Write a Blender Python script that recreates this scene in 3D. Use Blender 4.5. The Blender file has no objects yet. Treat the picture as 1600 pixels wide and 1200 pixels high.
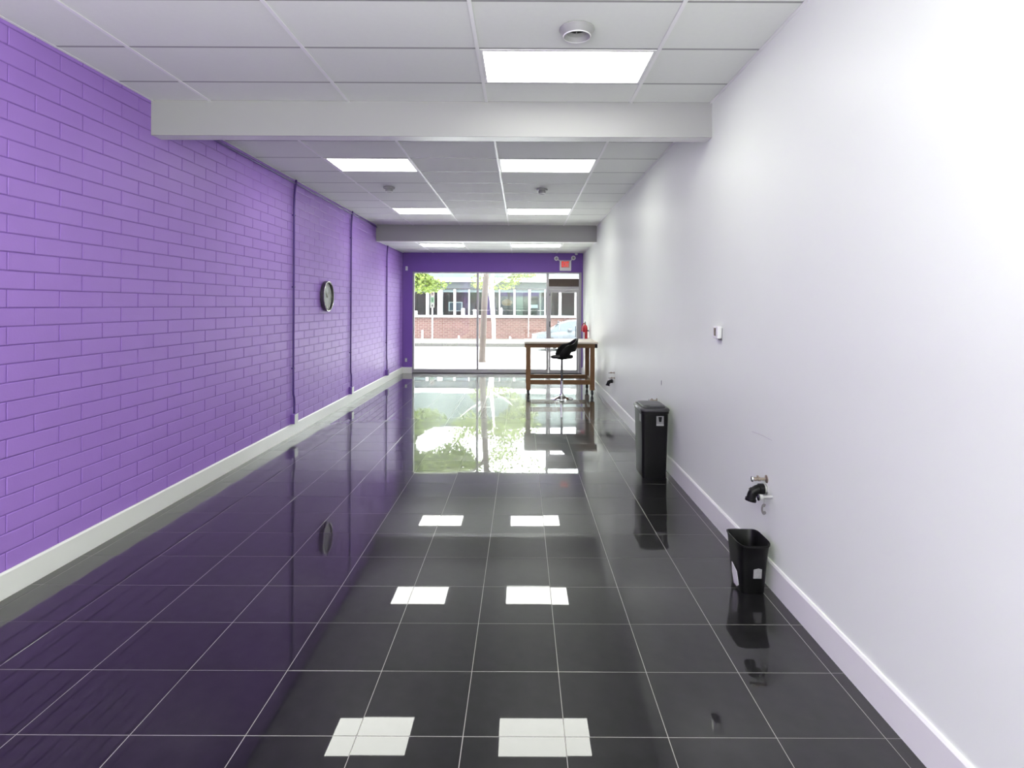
import bpy, bmesh, math, random
from mathutils import Vector, Matrix
random.seed(7)
C = bpy.context.scene
COL = C.collection
R = math.radians
# ------------------------------------------------------------------ camera, sky, exposure
F, X0, Y0, ROLL, EYE = 920.7, 815.6, 477.3, .0045, 1.774
cam_data = bpy.data.cameras.new('camera')
cam_data.sensor_width = 36
cam_data.lens = F / 1600 * 36
cam_data.shift_x = -(X0 - 800) / 1600
cam_data.shift_y = -(600 - Y0) / 1600
cam_data.clip_start = .05
cam_data.clip_end = 500
cam = bpy.data.objects.new('camera', cam_data)
COL.objects.link(cam)
cam.matrix_world = Matrix.Translation((0, 0, EYE)) @ Matrix.Rotation(-ROLL, 4, 'Y') @ Matrix.Rotation(R(90), 4, 'X')
C.camera = cam

world = bpy.data.worlds.new('sky')
C.world = world
world.use_nodes = True
wn = world.node_tree
wn.nodes.clear()
wo = wn.nodes.new('ShaderNodeOutputWorld')
wb = wn.nodes.new('ShaderNodeBackground')
wb.inputs[0].default_value = (.97, 1, .99, 1)
wb.inputs[1].default_value = 9.5
wn.links.new(wb.outputs[0], wo.inputs[0])

vs = C.view_settings
vs.view_transform = 'Standard'
vs.look = 'None'
vs.gamma = 1
vs.exposure = .75
vs.use_curve_mapping = False
PANEL_POWER = 5.8
for nm, lx, ly in (('rear_light_a', -1.9, .6), ('rear_light_b', .3, .6), ('rear_light_c', -.8, -2.2)):  # unseen ceiling lamps added behind the viewpoint to even out the brightness
    ld = bpy.data.lights.new(nm, 'AREA')
    ld.shape = 'RECTANGLE'
    ld.size, ld.size_y = 1.1, .55
    ld.energy = 11
    ld.color = (.98, 1, .93)
    lo = bpy.data.objects.new(nm, ld)
    lo.location = (lx, ly, 3.44)
    COL.objects.link(lo)
ld = bpy.data.lights.new('rear_uplight', 'AREA')   # unseen fill lamp, added behind the viewpoint to brighten the ceiling
ld.shape = 'RECTANGLE'
ld.size, ld.size_y = 4.0, 2.2
ld.energy = 325
ld.color = (.97, 1, .93)
lo = bpy.data.objects.new('rear_uplight', ld)
lo.location = (-.75, -1.7, 1.5)
lo.rotation_euler = (R(180), 0, 0)
COL.objects.link(lo)


# ------------------------------------------------------------------ helpers
def W(px, py, Y):
    """point at depth Y that lies behind photograph pixel px, py"""
    x, z = (px - X0) * Y / F, (Y0 - py) * Y / F
    return Vector((x - ROLL * z, Y, EYE + z + ROLL * x))


def WX(px, Y):
    return (px - X0) * Y / F


def mat(name, base, rough=.5, metal=0, spec=.5, noise=0, nscale=20, bump=0, bscale=60, coat=0, emit=None, estr=0,
        vary=0, stretch=None):
    m = bpy.data.materials.new(name)
    m.use_nodes = True
    nt = m.node_tree
    b = nt.nodes['Principled BSDF']
    b.inputs['Base Color'].default_value = (*base, 1)
    b.inputs['Roughness'].default_value = rough
    b.inputs['Metallic'].default_value = metal
    b.inputs['Specular IOR Level'].default_value = spec
    if coat:
        b.inputs['Coat Weight'].default_value = coat
        b.inputs['Coat Roughness'].default_value = .015
        b.inputs['Coat IOR'].default_value = 1.52
    if emit:
        b.inputs['Emission Color'].default_value = (*emit, 1)
        b.inputs['Emission Strength'].default_value = estr
    tc = nt.nodes.new('ShaderNodeTexCoord')
    mp = nt.nodes.new('ShaderNodeMapping')
    nt.links.new(tc.outputs['Object'], mp.inputs[0])
    if stretch:
        mp.inputs['Scale'].default_value = stretch
    if noise or vary:
        n = nt.nodes.new('ShaderNodeTexNoise')
        n.inputs['Scale'].default_value = nscale
        n.inputs['Detail'].default_value = 5
        nt.links.new(mp.outputs[0], n.inputs[0])
        mx = nt.nodes.new('ShaderNodeMix')
        mx.data_type = 'RGBA'
        nt.links.new(n.outputs[0], mx.inputs[0])
        mx.inputs[6].default_value = (*[c * (1 - noise) for c in base], 1)
        mx.inputs[7].default_value = (*[min(1, c * (1 + noise)) for c in base], 1)
        out = mx.outputs[2]
        if vary:
            oi = nt.nodes.new('ShaderNodeObjectInfo')
            mr = nt.nodes.new('ShaderNodeMapRange')
            mr.inputs[3].default_value = 1 - vary
            mr.inputs[4].default_value = 1 + vary
            nt.links.new(oi.outputs['Random'], mr.inputs[0])
            hs = nt.nodes.new('ShaderNodeHueSaturation')
            nt.links.new(mr.outputs[0], hs.inputs['Value'])
            nt.links.new(out, hs.inputs['Color'])
            out = hs.outputs[0]
        nt.links.new(out, b.inputs['Base Color'])
    if bump:
        n2 = nt.nodes.new('ShaderNodeTexNoise')
        n2.inputs['Scale'].default_value = bscale
        n2.inputs['Detail'].default_value = 4
        nt.links.new(mp.outputs[0], n2.inputs[0])
        bp = nt.nodes.new('ShaderNodeBump')
        bp.inputs['Strength'].default_value = bump
        bp.inputs['Distance'].default_value = .002
        nt.links.new(n2.outputs[0], bp.inputs['Height'])
        nt.links.new(bp.outputs[0], b.inputs['Normal'])
    return m


def glass_mat(name, tint=(1, 1, 1), reflect=1.0):
    m = bpy.data.materials.new(name)
    m.use_nodes = True
    nt = m.node_tree
    nt.nodes.clear()
    o = nt.nodes.new('ShaderNodeOutputMaterial')
    t = nt.nodes.new('ShaderNodeBsdfTransparent')
    t.inputs[0].default_value = (*tint, 1)
    g = nt.nodes.new('ShaderNodeBsdfGlossy')
    g.inputs['Roughness'].default_value = .01
    fr = nt.nodes.new('ShaderNodeFresnel')
    fr.inputs[0].default_value = 1.45
    mm = nt.nodes.new('ShaderNodeMath')
    mm.operation = 'MULTIPLY'
    mm.inputs[1].default_value = reflect
    mx = nt.nodes.new('ShaderNodeMixShader')
    nt.links.new(fr.outputs[0], mm.inputs[0])
    nt.links.new(mm.outputs[0], mx.inputs[0])
    nt.links.new(t.outputs[0], mx.inputs[1])
    nt.links.new(g.outputs[0], mx.inputs[2])
    nt.links.new(mx.outputs[0], o.inputs[0])
    return m


class MB:
    def __init__(s):
        s.bm = bmesh.new()

    def box(s, x0, x1, y0, y1, z0, z1, bev=0):
        b = s.bm if not bev else bmesh.new()
        vs_ = [b.verts.new((x, y, z)) for z in (z0, z1) for y in (y0, y1) for x in (x0, x1)]
        for f in ((0, 2, 3, 1), (4, 5, 7, 6), (0, 1, 5, 4), (1, 3, 7, 5), (3, 2, 6, 7), (2, 0, 4, 6)):
            b.faces.new([vs_[i] for i in f])
        if bev:
            bmesh.ops.bevel(b, geom=b.edges[:], offset=bev, segments=2, affect='EDGES', profile=.5)
            s._merge(b)
        return s

    def _merge(s, b, M=None):
        me = bpy.data.meshes.new('tmp')
        b.to_mesh(me)
        b.free()
        if M is not None:
            me.transform(M)
        s.bm.from_mesh(me)
        bpy.data.meshes.remove(me)

    def tube(s, pts, r, n=10, caps=True):
        pts = [Vector(p) for p in pts]
        rs = r if isinstance(r, (list, tuple)) else [r] * len(pts)
        rings = []
        up = None
        for i, p in enumerate(pts):
            d = (pts[min(i + 1, len(pts) - 1)] - pts[max(i - 1, 0)]).normalized()
            if up is None:
                up = Vector((0, 0, 1)) if abs(d.z) < .9 else Vector((0, 1, 0))
            a = d.cross(up).normalized()
            c = a.cross(d).normalized()
            up = c
            rings.append([s.bm.verts.new(p + (a * math.cos(t) + c * math.sin(t)) * rs[i]) for t in
                          [2 * math.pi * k / n for k in range(n)]])
        for A, B in zip(rings, rings[1:]):
            for k in range(n):
                s.bm.faces.new((A[k], A[(k + 1) % n], B[(k + 1) % n], B[k]))
        if caps:
            s.bm.faces.new(rings[0][::-1])
            s.bm.faces.new(rings[-1])
        return s

    def lathe(s, prof, n=28, M=None, sx=1, sy=1):
        """prof: list of (r, z)"""
        b = bmesh.new()
        rings = []
        for r, z in prof:
            if r < 1e-5:
                rings.append([b.verts.new((0, 0, z))])
            else:
                rings.append([b.verts.new((r * sx * math.cos(2 * math.pi * k / n), r * sy * math.sin(2 * math.pi * k / n), z)) for k in range(n)])
        for A, B in zip(rings, rings[1:]):
            for k in range(n):
                k2 = (k + 1) % n
                if len(A) == 1 and len(B) == 1:
                    continue
                if len(A) == 1:
                    b.faces.new((A[0], B[k2], B[k]))
                elif len(B) == 1:
                    b.faces.new((A[k], A[k2], B[0]))
                else:
                    b.faces.new((A[k], A[k2], B[k2], B[k]))
        s._merge(b, M)
        return s

    def loft(s, rings, closed=True, cap0=True, cap1=True):
        rv = [[s.bm.verts.new(p) for p in r] for r in rings]
        n = len(rv[0])
        for A, B in zip(rv, rv[1:]):
            for k in range(n if closed else n - 1):
                k2 = (k + 1) % n
                s.bm.faces.new((A[k], A[k2], B[k2], B[k]))
        if cap0:
            s.bm.faces.new(rv[0][::-1])
        if cap1:
            s.bm.faces.new(rv[-1])
        return s

    def move(s, M):
        bmesh.ops.transform(s.bm, matrix=M, verts=s.bm.verts[:])
        return s

    def build(s, name, m, parent=None, smooth=False, solid=0, fix=True):
        me = bpy.data.meshes.new(name)
        if fix:
            bmesh.ops.recalc_face_normals(s.bm, faces=s.bm.faces[:])
        s.bm.to_mesh(me)
        s.bm.free()
        me.materials.append(m)
        if smooth:
            me.shade_smooth()
            me.set_sharp_from_angle(angle=R(38))
        o = bpy.data.objects.new(name, me)
        COL.objects.link(o)
        if parent:
            o.parent = parent
            o.matrix_parent_inverse = Matrix.Translation(-abs_loc(parent)) @ abs_rot(parent).inverted() if False else Matrix()
            # parts are modelled in their parent's local frame
        if solid:
            md = o.modifiers.new('thickness', 'SOLIDIFY')
            md.thickness = solid
            md.offset = 0
        return o


def abs_loc(o):
    return o.location


def abs_rot(o):
    return o.rotation_euler.to_matrix().to_4x4()


def empty(name, loc=(0, 0, 0), rz=0):
    o = bpy.data.objects.new(name, None)
    o.location = loc
    o.rotation_euler = (0, 0, rz)
    o.empty_display_size = .1
    COL.objects.link(o)
    return o


def tag(o, label=None, cat=None, group=None, kind=None):
    for k, v in (('label', label), ('category', cat), ('group', group), ('kind', kind)):
        if v:
            o[k] = v
    return o


def dup(src, loc, parent=None, name=None):
    c = src.copy()
    COL.objects.link(c)
    c.location = loc
    c.parent = parent
    return c


def rrect(w, d, r, n=5, cx=0, cy=0):
    """rounded rectangle outline, counterclockwise"""
    pts = []
    for qx, qy, a0 in ((1, 1, 0), (-1, 1, 90), (-1, -1, 180), (1, -1, 270)):
        for k in range(n + 1):
            a = R(a0 + 90 * k / n)
            pts.append((cx + qx * (w / 2 - r) + r * math.cos(a), cy + qy * (d / 2 - r) + r * math.sin(a)))
    return pts


# ------------------------------------------------------------------ materials
M = {}
M['purple'] = mat('purple_paint', (.375, .205, .65), .45, spec=.4, noise=.05, nscale=3, bump=.25, bscale=55, vary=.02)
M['mortar'] = mat('purple_mortar', (.27, .135, .50), .6, bump=.3, bscale=90)
M['purple_flat'] = mat('purple_flat_paint', (.215, .10, .45), .6, noise=.04, nscale=4, bump=.1)
M['conduit'] = mat('dark_purple_conduit', (.085, .032, .23), .4)  # wall purple darkened: the shade on the pipes is put into the colour
M['white_wall'] = mat('white_wall_paint', (.845, .885, .815), .45, noise=.015, nscale=2, bump=.08, bscale=40)
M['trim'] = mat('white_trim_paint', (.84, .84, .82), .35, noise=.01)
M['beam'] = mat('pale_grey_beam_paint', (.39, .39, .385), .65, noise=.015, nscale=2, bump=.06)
M['tile_ceil'] = mat('ceiling_board', (.84, .862, .822), .85, noise=.02, nscale=30, bump=.25, bscale=120, vary=.012)
M['tbar'] = mat('ceiling_bar_white', (.93, .93, .93), .4)
M['grout'] = mat('grey_grout', (.34, .33, .31), .8, noise=.1, nscale=40)
M['tile'] = mat('charcoal_tile', (.008, .008, .0083), .3, spec=.12, noise=.75, nscale=12, bump=.03, bscale=30, coat=1, vary=.14)
M['alu'] = mat('brushed_aluminium', (.40, .39, .40), .42, metal=.5, noise=.05, nscale=60)
M['dark_gap'] = mat('dark_rubber', (.02, .02, .022), .6)
M['panel_lit'] = mat('lit_diffuser', (.9, .9, .9), .5, emit=(.98, 1, .93), estr=PANEL_POWER)
M['fixture'] = mat('light_frame_white', (.85, .85, .85), .4)
M['black'] = mat('black_plastic', (.005, .005, .0055), .4, spec=.25, noise=.1, nscale=50, bump=.05)
M['black_soft'] = mat('black_leatherette', (.005, .005, .005), .5, spec=.2, bump=.1, bscale=120)
M['lid'] = mat('charcoal_plastic_lid', (.05, .05, .052), .3, bump=.05)
M['chrome'] = mat('chrome', (.75, .75, .76), .08, metal=1)
M['steel'] = mat('dark_steel', (.12, .12, .125), .25, metal=1)
M['wood'] = mat('stained_timber', (.215, .105, .036), .5, noise=.35, nscale=7, bump=.15, stretch=(6, 6, 1))
M['wood_h'] = mat('stained_timber_rail', (.215, .105, .036), .5, noise=.35, nscale=7, bump=.15, stretch=(1, 6, 6))
M['top'] = mat('pale_worktop', (.72, .65, .56), .45, noise=.15, nscale=5, stretch=(1, 5, 1))
M['rubber'] = mat('castor_rubber', (.015, .015, .015), .5)
M['red'] = mat('red_enamel', (.55, .012, .018), .25, coat=.4)
M['white_pl'] = mat('white_plastic', (.82, .82, .82), .4)
M['grey_pl'] = mat('grey_plastic', (.34, .34, .34), .5)
M['label_white'] = mat('paper_label_white', (.75, .75, .73), .6, noise=.12, nscale=60)
M['label_grey'] = mat('paper_label_grey', (.28, .28, .28), .6, noise=.25, nscale=70)
M['label_pale'] = mat('paper_label_pale', (.42, .42, .42), .6)
M['screen'] = mat('dark_screen', (.03, .03, .035), .15)
M['glass'] = glass_mat('window_glass', (.97, .985, .98))
M['brown'] = mat('brown_board', (.085, .058, .04), .5, noise=.2, nscale=8)
M['exit_red'] = mat('exit_letters', (.75, .02, .015), .4, emit=(1, .03, .02), estr=.45)
M['exit_face'] = mat('exit_face', (.62, .38, .34), .4)
M['clock_rim'] = mat('gunmetal_rim', (.14, .135, .13), .25, metal=.8)
M['clock_edge'] = mat('silver_rim', (.7, .7, .66), .25, metal=.9)
M['clock_face'] = mat('grey_clock_face', (.30, .31, .31), .3, noise=.05)
M['clock_mark'] = mat('pale_clock_marks', (.72, .72, .62), .5)
M['brass'] = mat('aged_brass', (.42, .36, .28), .35, metal=.8, noise=.2)
M['pvc'] = mat('white_pipe', (.52, .52, .51), .35)
M['tagm'] = mat('tin_tag', (.16, .155, .15), .6, metal=.1, noise=.25, nscale=60)
M['putty'] = mat('wall_patch', (.6, .59, .58), .8)
M['scuff'] = mat('wall_dent', (.28, .28, .28), .8)
# outdoors
M['concrete'] = mat('pale_concrete', (.80, .79, .76), .85, noise=.08, nscale=1.5, bump=.2)
M['asphalt'] = mat('grey_asphalt', (.62, .62, .63), .9, noise=.12, nscale=3, stretch=(.2, 3, 1))
M['paving'] = mat('grey_paving', (.115, .11, .10), .9, noise=.2, nscale=1.2)
M['kerb'] = mat('kerb_stone', (.06, .058, .054), .9, noise=.2, nscale=4)
M['bark'] = mat('grey_brown_bark', (.06, .047, .040), .9, noise=.3, nscale=14, bump=1, bscale=30, stretch=(1, 1, .3))
M['pale_bark'] = mat('pale_bark', (.82, .80, .76), .8, noise=.12, nscale=12)
M['leaf_a'] = mat('leaf_green', (.16, .225, .04), .6, noise=.3, nscale=2)
M['leaf_b'] = mat('leaf_yellow_green', (.16, .205, .045), .6, noise=.3, nscale=2)
M['fascia'] = mat('blue_grey_cladding', (.042, .053, .058), .5, noise=.25, nscale=6, stretch=(4, 1, .3))
M['upper'] = mat('pale_teal_cladding', (.075, .10, .095), .5, noise=.1, nscale=3)
M['band'] = mat('white_cladding_band', (.85, .85, .85), .5)
M['mull'] = mat('white_mullion', (.85, .86, .88), .5)
M['tinted'] = glass_mat('tinted_glass', (.80, .87, .88), 1.6)
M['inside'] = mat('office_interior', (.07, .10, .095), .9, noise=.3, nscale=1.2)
M['blue_scr'] = mat('blue_board', (.06, .12, .17), .4)
M['blind'] = mat('pale_blue_blind', (.10, .135, .145), .6)
M['orange'] = mat('orange_shade', (.40, .22, .08), .5)
M['green_p'] = mat('pale_green_panel', (.20, .28, .21), .6)
M['sign_w'] = mat('sign_face', (.095, .095, .09), .6)
M['sign_r'] = mat('sign_red', (.09, .02, .02), .6)
M['sign_g'] = mat('sign_green', (.025, .07, .035), .6)
M['car'] = mat('silver_car_paint', (.075, .088, .10), .3, metal=.1, coat=.2)
M['car_glass'] = mat('car_window', (.03, .045, .06), .08, spec=.5)
M['tyre'] = mat('tyre', (.03, .03, .03), .8)
M['tail'] = mat('red_lens', (.6, .10, .10), .3)


def brick_mat():
    m = bpy.data.materials.new('red_brick')
    m.use_nodes = True
    nt = m.node_tree
    b = nt.nodes['Principled BSDF']
    b.inputs['Roughness'].default_value = .9
    tc = nt.nodes.new('ShaderNodeTexCoord')
    mp = nt.nodes.new('ShaderNodeMapping')
    mp.inputs['Rotation'].default_value = (R(90), 0, 0)
    br = nt.nodes.new('ShaderNodeTexBrick')
    br.inputs['Color1'].default_value = (.125, .062, .057, 1)
    br.inputs['Color2'].default_value = (.088, .042, .038, 1)
    br.inputs['Mortar'].default_value = (.19, .165, .15, 1)
    br.inputs['Scale'].default_value = 1
    br.inputs['Brick Width'].default_value = .30
    br.inputs['Row Height'].default_value = .105
    br.inputs['Mortar Size'].default_value = .010
    nt.links.new(tc.outputs['Object'], mp.inputs[0])
    nt.links.new(mp.outputs[0], br.inputs[0])
    nt.links.new(br.outputs[0], b.inputs['Base Color'])
    return m


M['brick'] = brick_mat()

# ------------------------------------------------------------------ room measures
XL, XR = -3.11, 1.583
YB, YF = -4.0, 15.35
ZC, ZC3 = 3.474, 3.136
B1a, B1b, B1z = 4.93, 5.07, 3.186
B2a, B2b, B2z = 12.52, 12.72, 3.128


# ------------------------------------------------------------------ floor and its tiles
floor = MB().box(XL - .1, XR + .1, YB - .1, YF + .05, -.12, -.0008).build('floor', M['grout'])
tag(floor, kind='structure')
t = .4311
cols = [XL, -3.02, -2.545, -2.0732, -1.6059, -1.1297, -.6723, -.2348, .1844, .6096, 1.0563, 1.505, XR]
rows = [2.4239 + t * i for i in range(-15, 31)]
rows = [YB] + rows + [YF]
G = .0027
tile_mesh = {}


def tile_bm(w, d, bm=None, ox=0, oy=0):
    b = bm or bmesh.new()
    h, bv = -.006, .0008
    lo = [b.verts.new((ox + x, oy + y, h)) for x, y in ((0, 0), (w, 0), (w, d), (0, d))]
    mi = [b.verts.new((ox + x, oy + y, -bv)) for x, y in ((0, 0), (w, 0), (w, d), (0, d))]
    to = [b.verts.new((ox + x, oy + y, 0)) for x, y in ((bv, bv), (w - bv, bv), (w - bv, d - bv), (bv, d - bv))]
    for A, B in ((lo, mi), (mi, to)):
        for k in range(4):
            b.faces.new((A[k], A[(k + 1) % 4], B[(k + 1) % 4], B[k]))
    b.faces.new(to)
    return b


cells = []
for j in range(len(rows) - 1):
    for i in range(len(cols) - 1):
        x0, x1, y0, y1 = cols[i] + G / 2, cols[i + 1] - G / 2, rows[j] + G / 2, rows[j + 1] - G / 2
        if x1 - x0 > .02 and y1 - y0 > .02:
            cells.append((x0, x1, y0, y1))
seen = sorted([c for c in cells if c[3] > 2.2], key=lambda c: c[2])[:298]
seen_set = set(seen)
field = bmesh.new()
for c in cells:
    w, d = round(c[1] - c[0], 4), round(c[3] - c[2], 4)
    if c in seen_set:
        if (w, d) not in tile_mesh:
            b = tile_bm(w, d)
            me = bpy.data.meshes.new('floor_tile')
            b.to_mesh(me)
            b.free()
            me.materials.append(M['tile'])
            tile_mesh[(w, d)] = me
        o = bpy.data.objects.new('floor_tile', tile_mesh[(w, d)])
        COL.objects.link(o)
        o.parent = floor
        o.location = (c[0], c[2], 0)
        o.rotation_euler = (R(random.uniform(-.045, .045)), R(random.uniform(-.045, .045)), 0)
    else:
        tile_bm(w, d, field, c[0], c[2])
mb = MB()
mb.bm.free()
mb.bm = field
tag(mb.build('tile_field', M['tile'], floor, fix=False), kind='stuff')

# ------------------------------------------------------------------ left wall of painted blocks
wl = MB().box(XL - .25, XL - .0065, YB, YF + .2, -.1, ZC + .3).build('wall_left', M['mortar'])
tag(wl, kind='structure')
BL, BH, JT = .405, .1135, .007


def block_bm(l, h, b=None, oy=0, oz=0, ox=0):
    b = b or bmesh.new()
    bv = .0035
    A = [b.verts.new((ox - .012, oy + y, oz + z)) for y, z in ((0, 0), (l, 0), (l, h), (0, h))]
    B = [b.verts.new((ox - .0025, oy + y, oz + z)) for y, z in ((0, 0), (l, 0), (l, h), (0, h))]
    D = [b.verts.new((ox, oy + y, oz + z)) for y, z in ((bv, bv), (l - bv, bv), (l - bv, h - bv), (bv, h - bv))]
    for P, Q in ((A, B), (B, D)):
        for k in range(4):
            b.faces.new((P[k], P[(k + 1) % 4], Q[(k + 1) % 4], Q[k]))
    b.faces.new(D)
    return b


blocks = []
nrow = 0
z = .045
while z < ZC:
    h = min(BH, ZC + .01 - z) - JT
    off = (nrow % 2) * BL / 2
    y = YB - BL + off + .07
    while y < YF:
        a, b_ = max(y, YB), min(y + BL, YF) - JT
        if b_ - a > .03 and h > .02:
            blocks.append((a, b_, z, h))
        y += BL
    z += BH
    nrow += 1
near = sorted([q for q in blocks if q[1] > 6.0 and q[2] > .05], key=lambda q: q[0])[:296]
near_set = set(near)
bfield = bmesh.new()
bmesh_cache = {}
for q in blocks:
    a, b_, z, h = q
    j = random.uniform(-.0008, .0008)
    if q in near_set:
        key = (round(b_ - a, 3), round(h, 3))
        if key not in bmesh_cache:
            b = block_bm(*key)
            me = bpy.data.meshes.new('brick')
            bmesh.ops.recalc_face_normals(b, faces=b.faces[:])
            b.to_mesh(me)
            b.free()
            me.materials.append(M['purple'])
            bmesh_cache[key] = me
        o = bpy.data.objects.new('brick', bmesh_cache[key])
        COL.objects.link(o)
        o.parent = wl
        o.location = (XL + j, a, z)
    else:
        block_bm(b_ - a, h, bfield, a, z, XL + j)
mb = MB()
mb.bm.free()
mb.bm = bfield
tag(mb.build('brick_field', M['purple'], wl), kind='stuff')

# ------------------------------------------------------------------ other walls
wr = MB().box(XR, XR + .2, YB, YF + .2, -.1, ZC + .3).build('wall_right', M['white_wall'])
tag(wr, kind='structure')
wbk = MB().box(XL - .2, XR + .2, YB - .2, YB, -.1, ZC + .3).build('wall_back', M['white_wall'])
tag(wbk, kind='structure')
OX0, OX1, OZ1 = -2.857, 1.554, 2.645
wf = MB()
wf.box(XL, OX0, YF, YF + .2, -.1, ZC + .3).box(OX1, XR, YF, YF + .2, -.1, ZC + .3).box(OX0, OX1, YF, YF + .2, OZ1, ZC + .3)
tag(wf.build('wall_front', M['purple_flat']), kind='structure')

# wall marks on the right wall (a scratch and a dent)
p0 = W(1176, 674, F * XR / (1176 - X0))
p1 = W(1207, 688, F * XR / (1207 - X0))
sc = MB().tube([(XR, p0.y, p0.z), (XR - .0015, (p0.y + p1.y) / 2, (p0.z + p1.z) / 2 + .006), (XR, p1.y, p1.z)], .0018, 6)
sc.build('wall_scratch', M['putty'], wr)
pd = W(1034, 598, F * XR / (1034 - X0))
MB().lathe([(0, 0), (.010, 0), (.013, .002), (0, .002)], 14, Matrix.Translation((XR - .002, pd.y, pd.z)) @ Matrix.Rotation(R(90), 4, 'Y') @ Matrix.Scale(2.4, 4, (1, 0, 0))).build('wall_dent', M['scuff'], wr)


# ------------------------------------------------------------------ baseboards
def base_profile(h, th):
    return [(0, 0), (th, 0), (th, h - .012), (th - .007, h), (0, h)]


def baseboard(name, axis, a0, a1, at, sgn, h):
    mb = MB()
    rings = []
    for a in (a0, a1):
        r = []
        for d, zz in base_profile(h, .016):
            r.append((at + sgn * d, a, zz) if axis == 'y' else (a, at + sgn * d, zz))
        rings.append(r)
    mb.loft(rings)
    return tag(mb.build(name, M['trim']), kind='structure')


baseboard('baseboard_left', 'y', YB, YF, XL, 1, .160)
baseboard('baseboard_right', 'y', YB, YF, XR, -1, .172)
baseboard('baseboard_front', 'x', XL + .016, OX0, YF, -1, .155)
baseboard('baseboard_front', 'x', OX1, XR - .016, YF, -1, .155)
baseboard('baseboard_back', 'x', XL + .016, XR - .016, YB, 1, .155)

# ------------------------------------------------------------------ ceiling beams
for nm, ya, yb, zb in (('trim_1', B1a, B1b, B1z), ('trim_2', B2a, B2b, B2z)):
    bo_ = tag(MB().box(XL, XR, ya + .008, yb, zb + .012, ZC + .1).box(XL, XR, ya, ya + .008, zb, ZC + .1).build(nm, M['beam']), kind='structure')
    MB().box(XL, XR, ya + .008, yb, zb, zb + .012).build('soffit_board', M['trim'], bo_)  # white stands in for the light falling on the beam's underside

# ------------------------------------------------------------------ ceiling
ceil = MB().box(XL - .1, XR + .1, YB - .1, B2b, ZC + .05, ZC + .2).box(XL - .1, XR + .1, B2b, YF + .1, ZC3 + .05, ZC3 + .2).build('ceiling', M['tile_ceil'])
tag(ceil, kind='structure')
lights_at = []
BW = .024
pm = {}


def ceil_tile(x0, x1, y0, y1, z):
    w, d = round(x1 - x0, 4), round(y1 - y0, 4)
    if (w, d) not in pm:
        b = MB().box(0, w, 0, d, 0, .015).bm
        bmesh.ops.recalc_face_normals(b, faces=b.faces[:])
        me = bpy.data.meshes.new('ceiling_tile')
        b.to_mesh(me)
        b.free()
        me.materials.append(M['tile_ceil'])
        pm[(w, d)] = me
    o = bpy.data.objects.new('ceiling_tile', pm[(w, d)])
    COL.objects.link(o)
    o.parent = ceil
    o.location = (x0, y0, z + .004)


def grid(xs, ys, z, lit):
    xa, xb, ya, yb = xs[0], xs[-1], ys[0], ys[-1]
    for i in range(len(xs) - 1):
        for j in range(len(ys) - 1):
            a, b_, c, d = xs[i], xs[i + 1], ys[j], ys[j + 1]
            if (i, j) in lit:
                lights_at.append((a + BW / 2, b_ - BW / 2, c + BW / 2, d - BW / 2, z))
            else:
                e = .004
                ceil_tile(a + e, b_ - e, c + e, d - e, z)
    for x in xs[1:-1]:
        MB().box(x - BW / 2, x + BW / 2, ya, yb, z - .003, z + .002).build('grid_bar', M['tbar'], ceil)
    for y in ys[1:-1]:
        for i in range(len(xs) - 1):
            MB().box(xs[i] + BW / 2, xs[i + 1] - BW / 2, y - BW / 2 + .002, y + BW / 2 - .002, z + .0035, z + .008).build('cross_bar', M['grey_pl'], ceil)
    # wall angles
    for x in (xa, xb):
        s = 1 if x == xa else -1
        MB().box(min(x, x + s * .02), max(x, x + s * .02), ya, yb, z - .002, z + .002).build('wall_angle', M['tbar'], ceil)


ys1 = [YB] + [3.2966 + .61 * k for k in range(-11, 3)] + [B1a]
grid([XL, -2.62, -1.4601, -.3031, .9039, XR], ys1, ZC, {(3, len(ys1) - 3)})
ys2 = [B1b, 6.13] + [6.83 + .70 * k for k in range(0, 8)] + [B2a]
grid([XL, -2.32, -1.31, -.29, .88, XR], ys2, ZC, {(1, 2), (3, 2), (1, 7), (3, 7)})
ys3 = [B2b, 13.08, 13.78, 14.48, YF]
grid([XL, -2.32, -1.31, -.26, .90, XR], ys3, ZC3, {(1, 1), (3, 1)})

LL = ['lit ceiling panel in front of the nearest white beam, beside the round air outlet',
      'lit ceiling panel just past the nearest beam, on the purple wall side',
      'lit ceiling panel behind the smoke detector on the purple wall side, before the far beam',
      'lit ceiling panel just past the nearest beam, on the white wall side',
      'lit ceiling panel behind the smoke detector on the white wall side, before the far beam',
      'thin lit ceiling panel past the far beam, on the purple wall side',
      'thin lit ceiling panel past the far beam, above the exit door side']
for lab, (a, b_, c, d, z) in zip(LL, lights_at):
    e = empty('ceiling_light', ((a + b_) / 2, (c + d) / 2, z))
    tag(e, lab, 'ceiling light', 'rectangular lit panels in the ceiling grid')
    w, dd = (b_ - a) / 2, (d - c) / 2
    f = MB()
    k = .022
    f.box(-w, w, -dd, -dd + k, -.002, .05).box(-w, w, dd - k, dd, -.002, .05).box(-w, -w + k, -dd + k, dd - k, -.002, .05).box(w - k, w, -dd + k, dd - k, -.002, .05)
    f.box(-w, w, -dd, dd, .045, .055)
    f.build('frame', M['fixture'], e)
    MB().box(-w + k, w - k, -dd + k, dd - k, .004, .010).build('diffuser', M['panel_lit'], e)

# ------------------------------------------------------------------ shopfront window and door
w1 = empty('window_1', (0, YF + .07, 0))
tag(w1, kind='structure')


def bar(x0, x1, z0, z1, name, parent, y0=-.035, y1=.035, m='alu', bev=.004):
    return MB().box(x0, x1, y0, y1, z0, z1, bev).build(name, M[m], parent)


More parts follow.
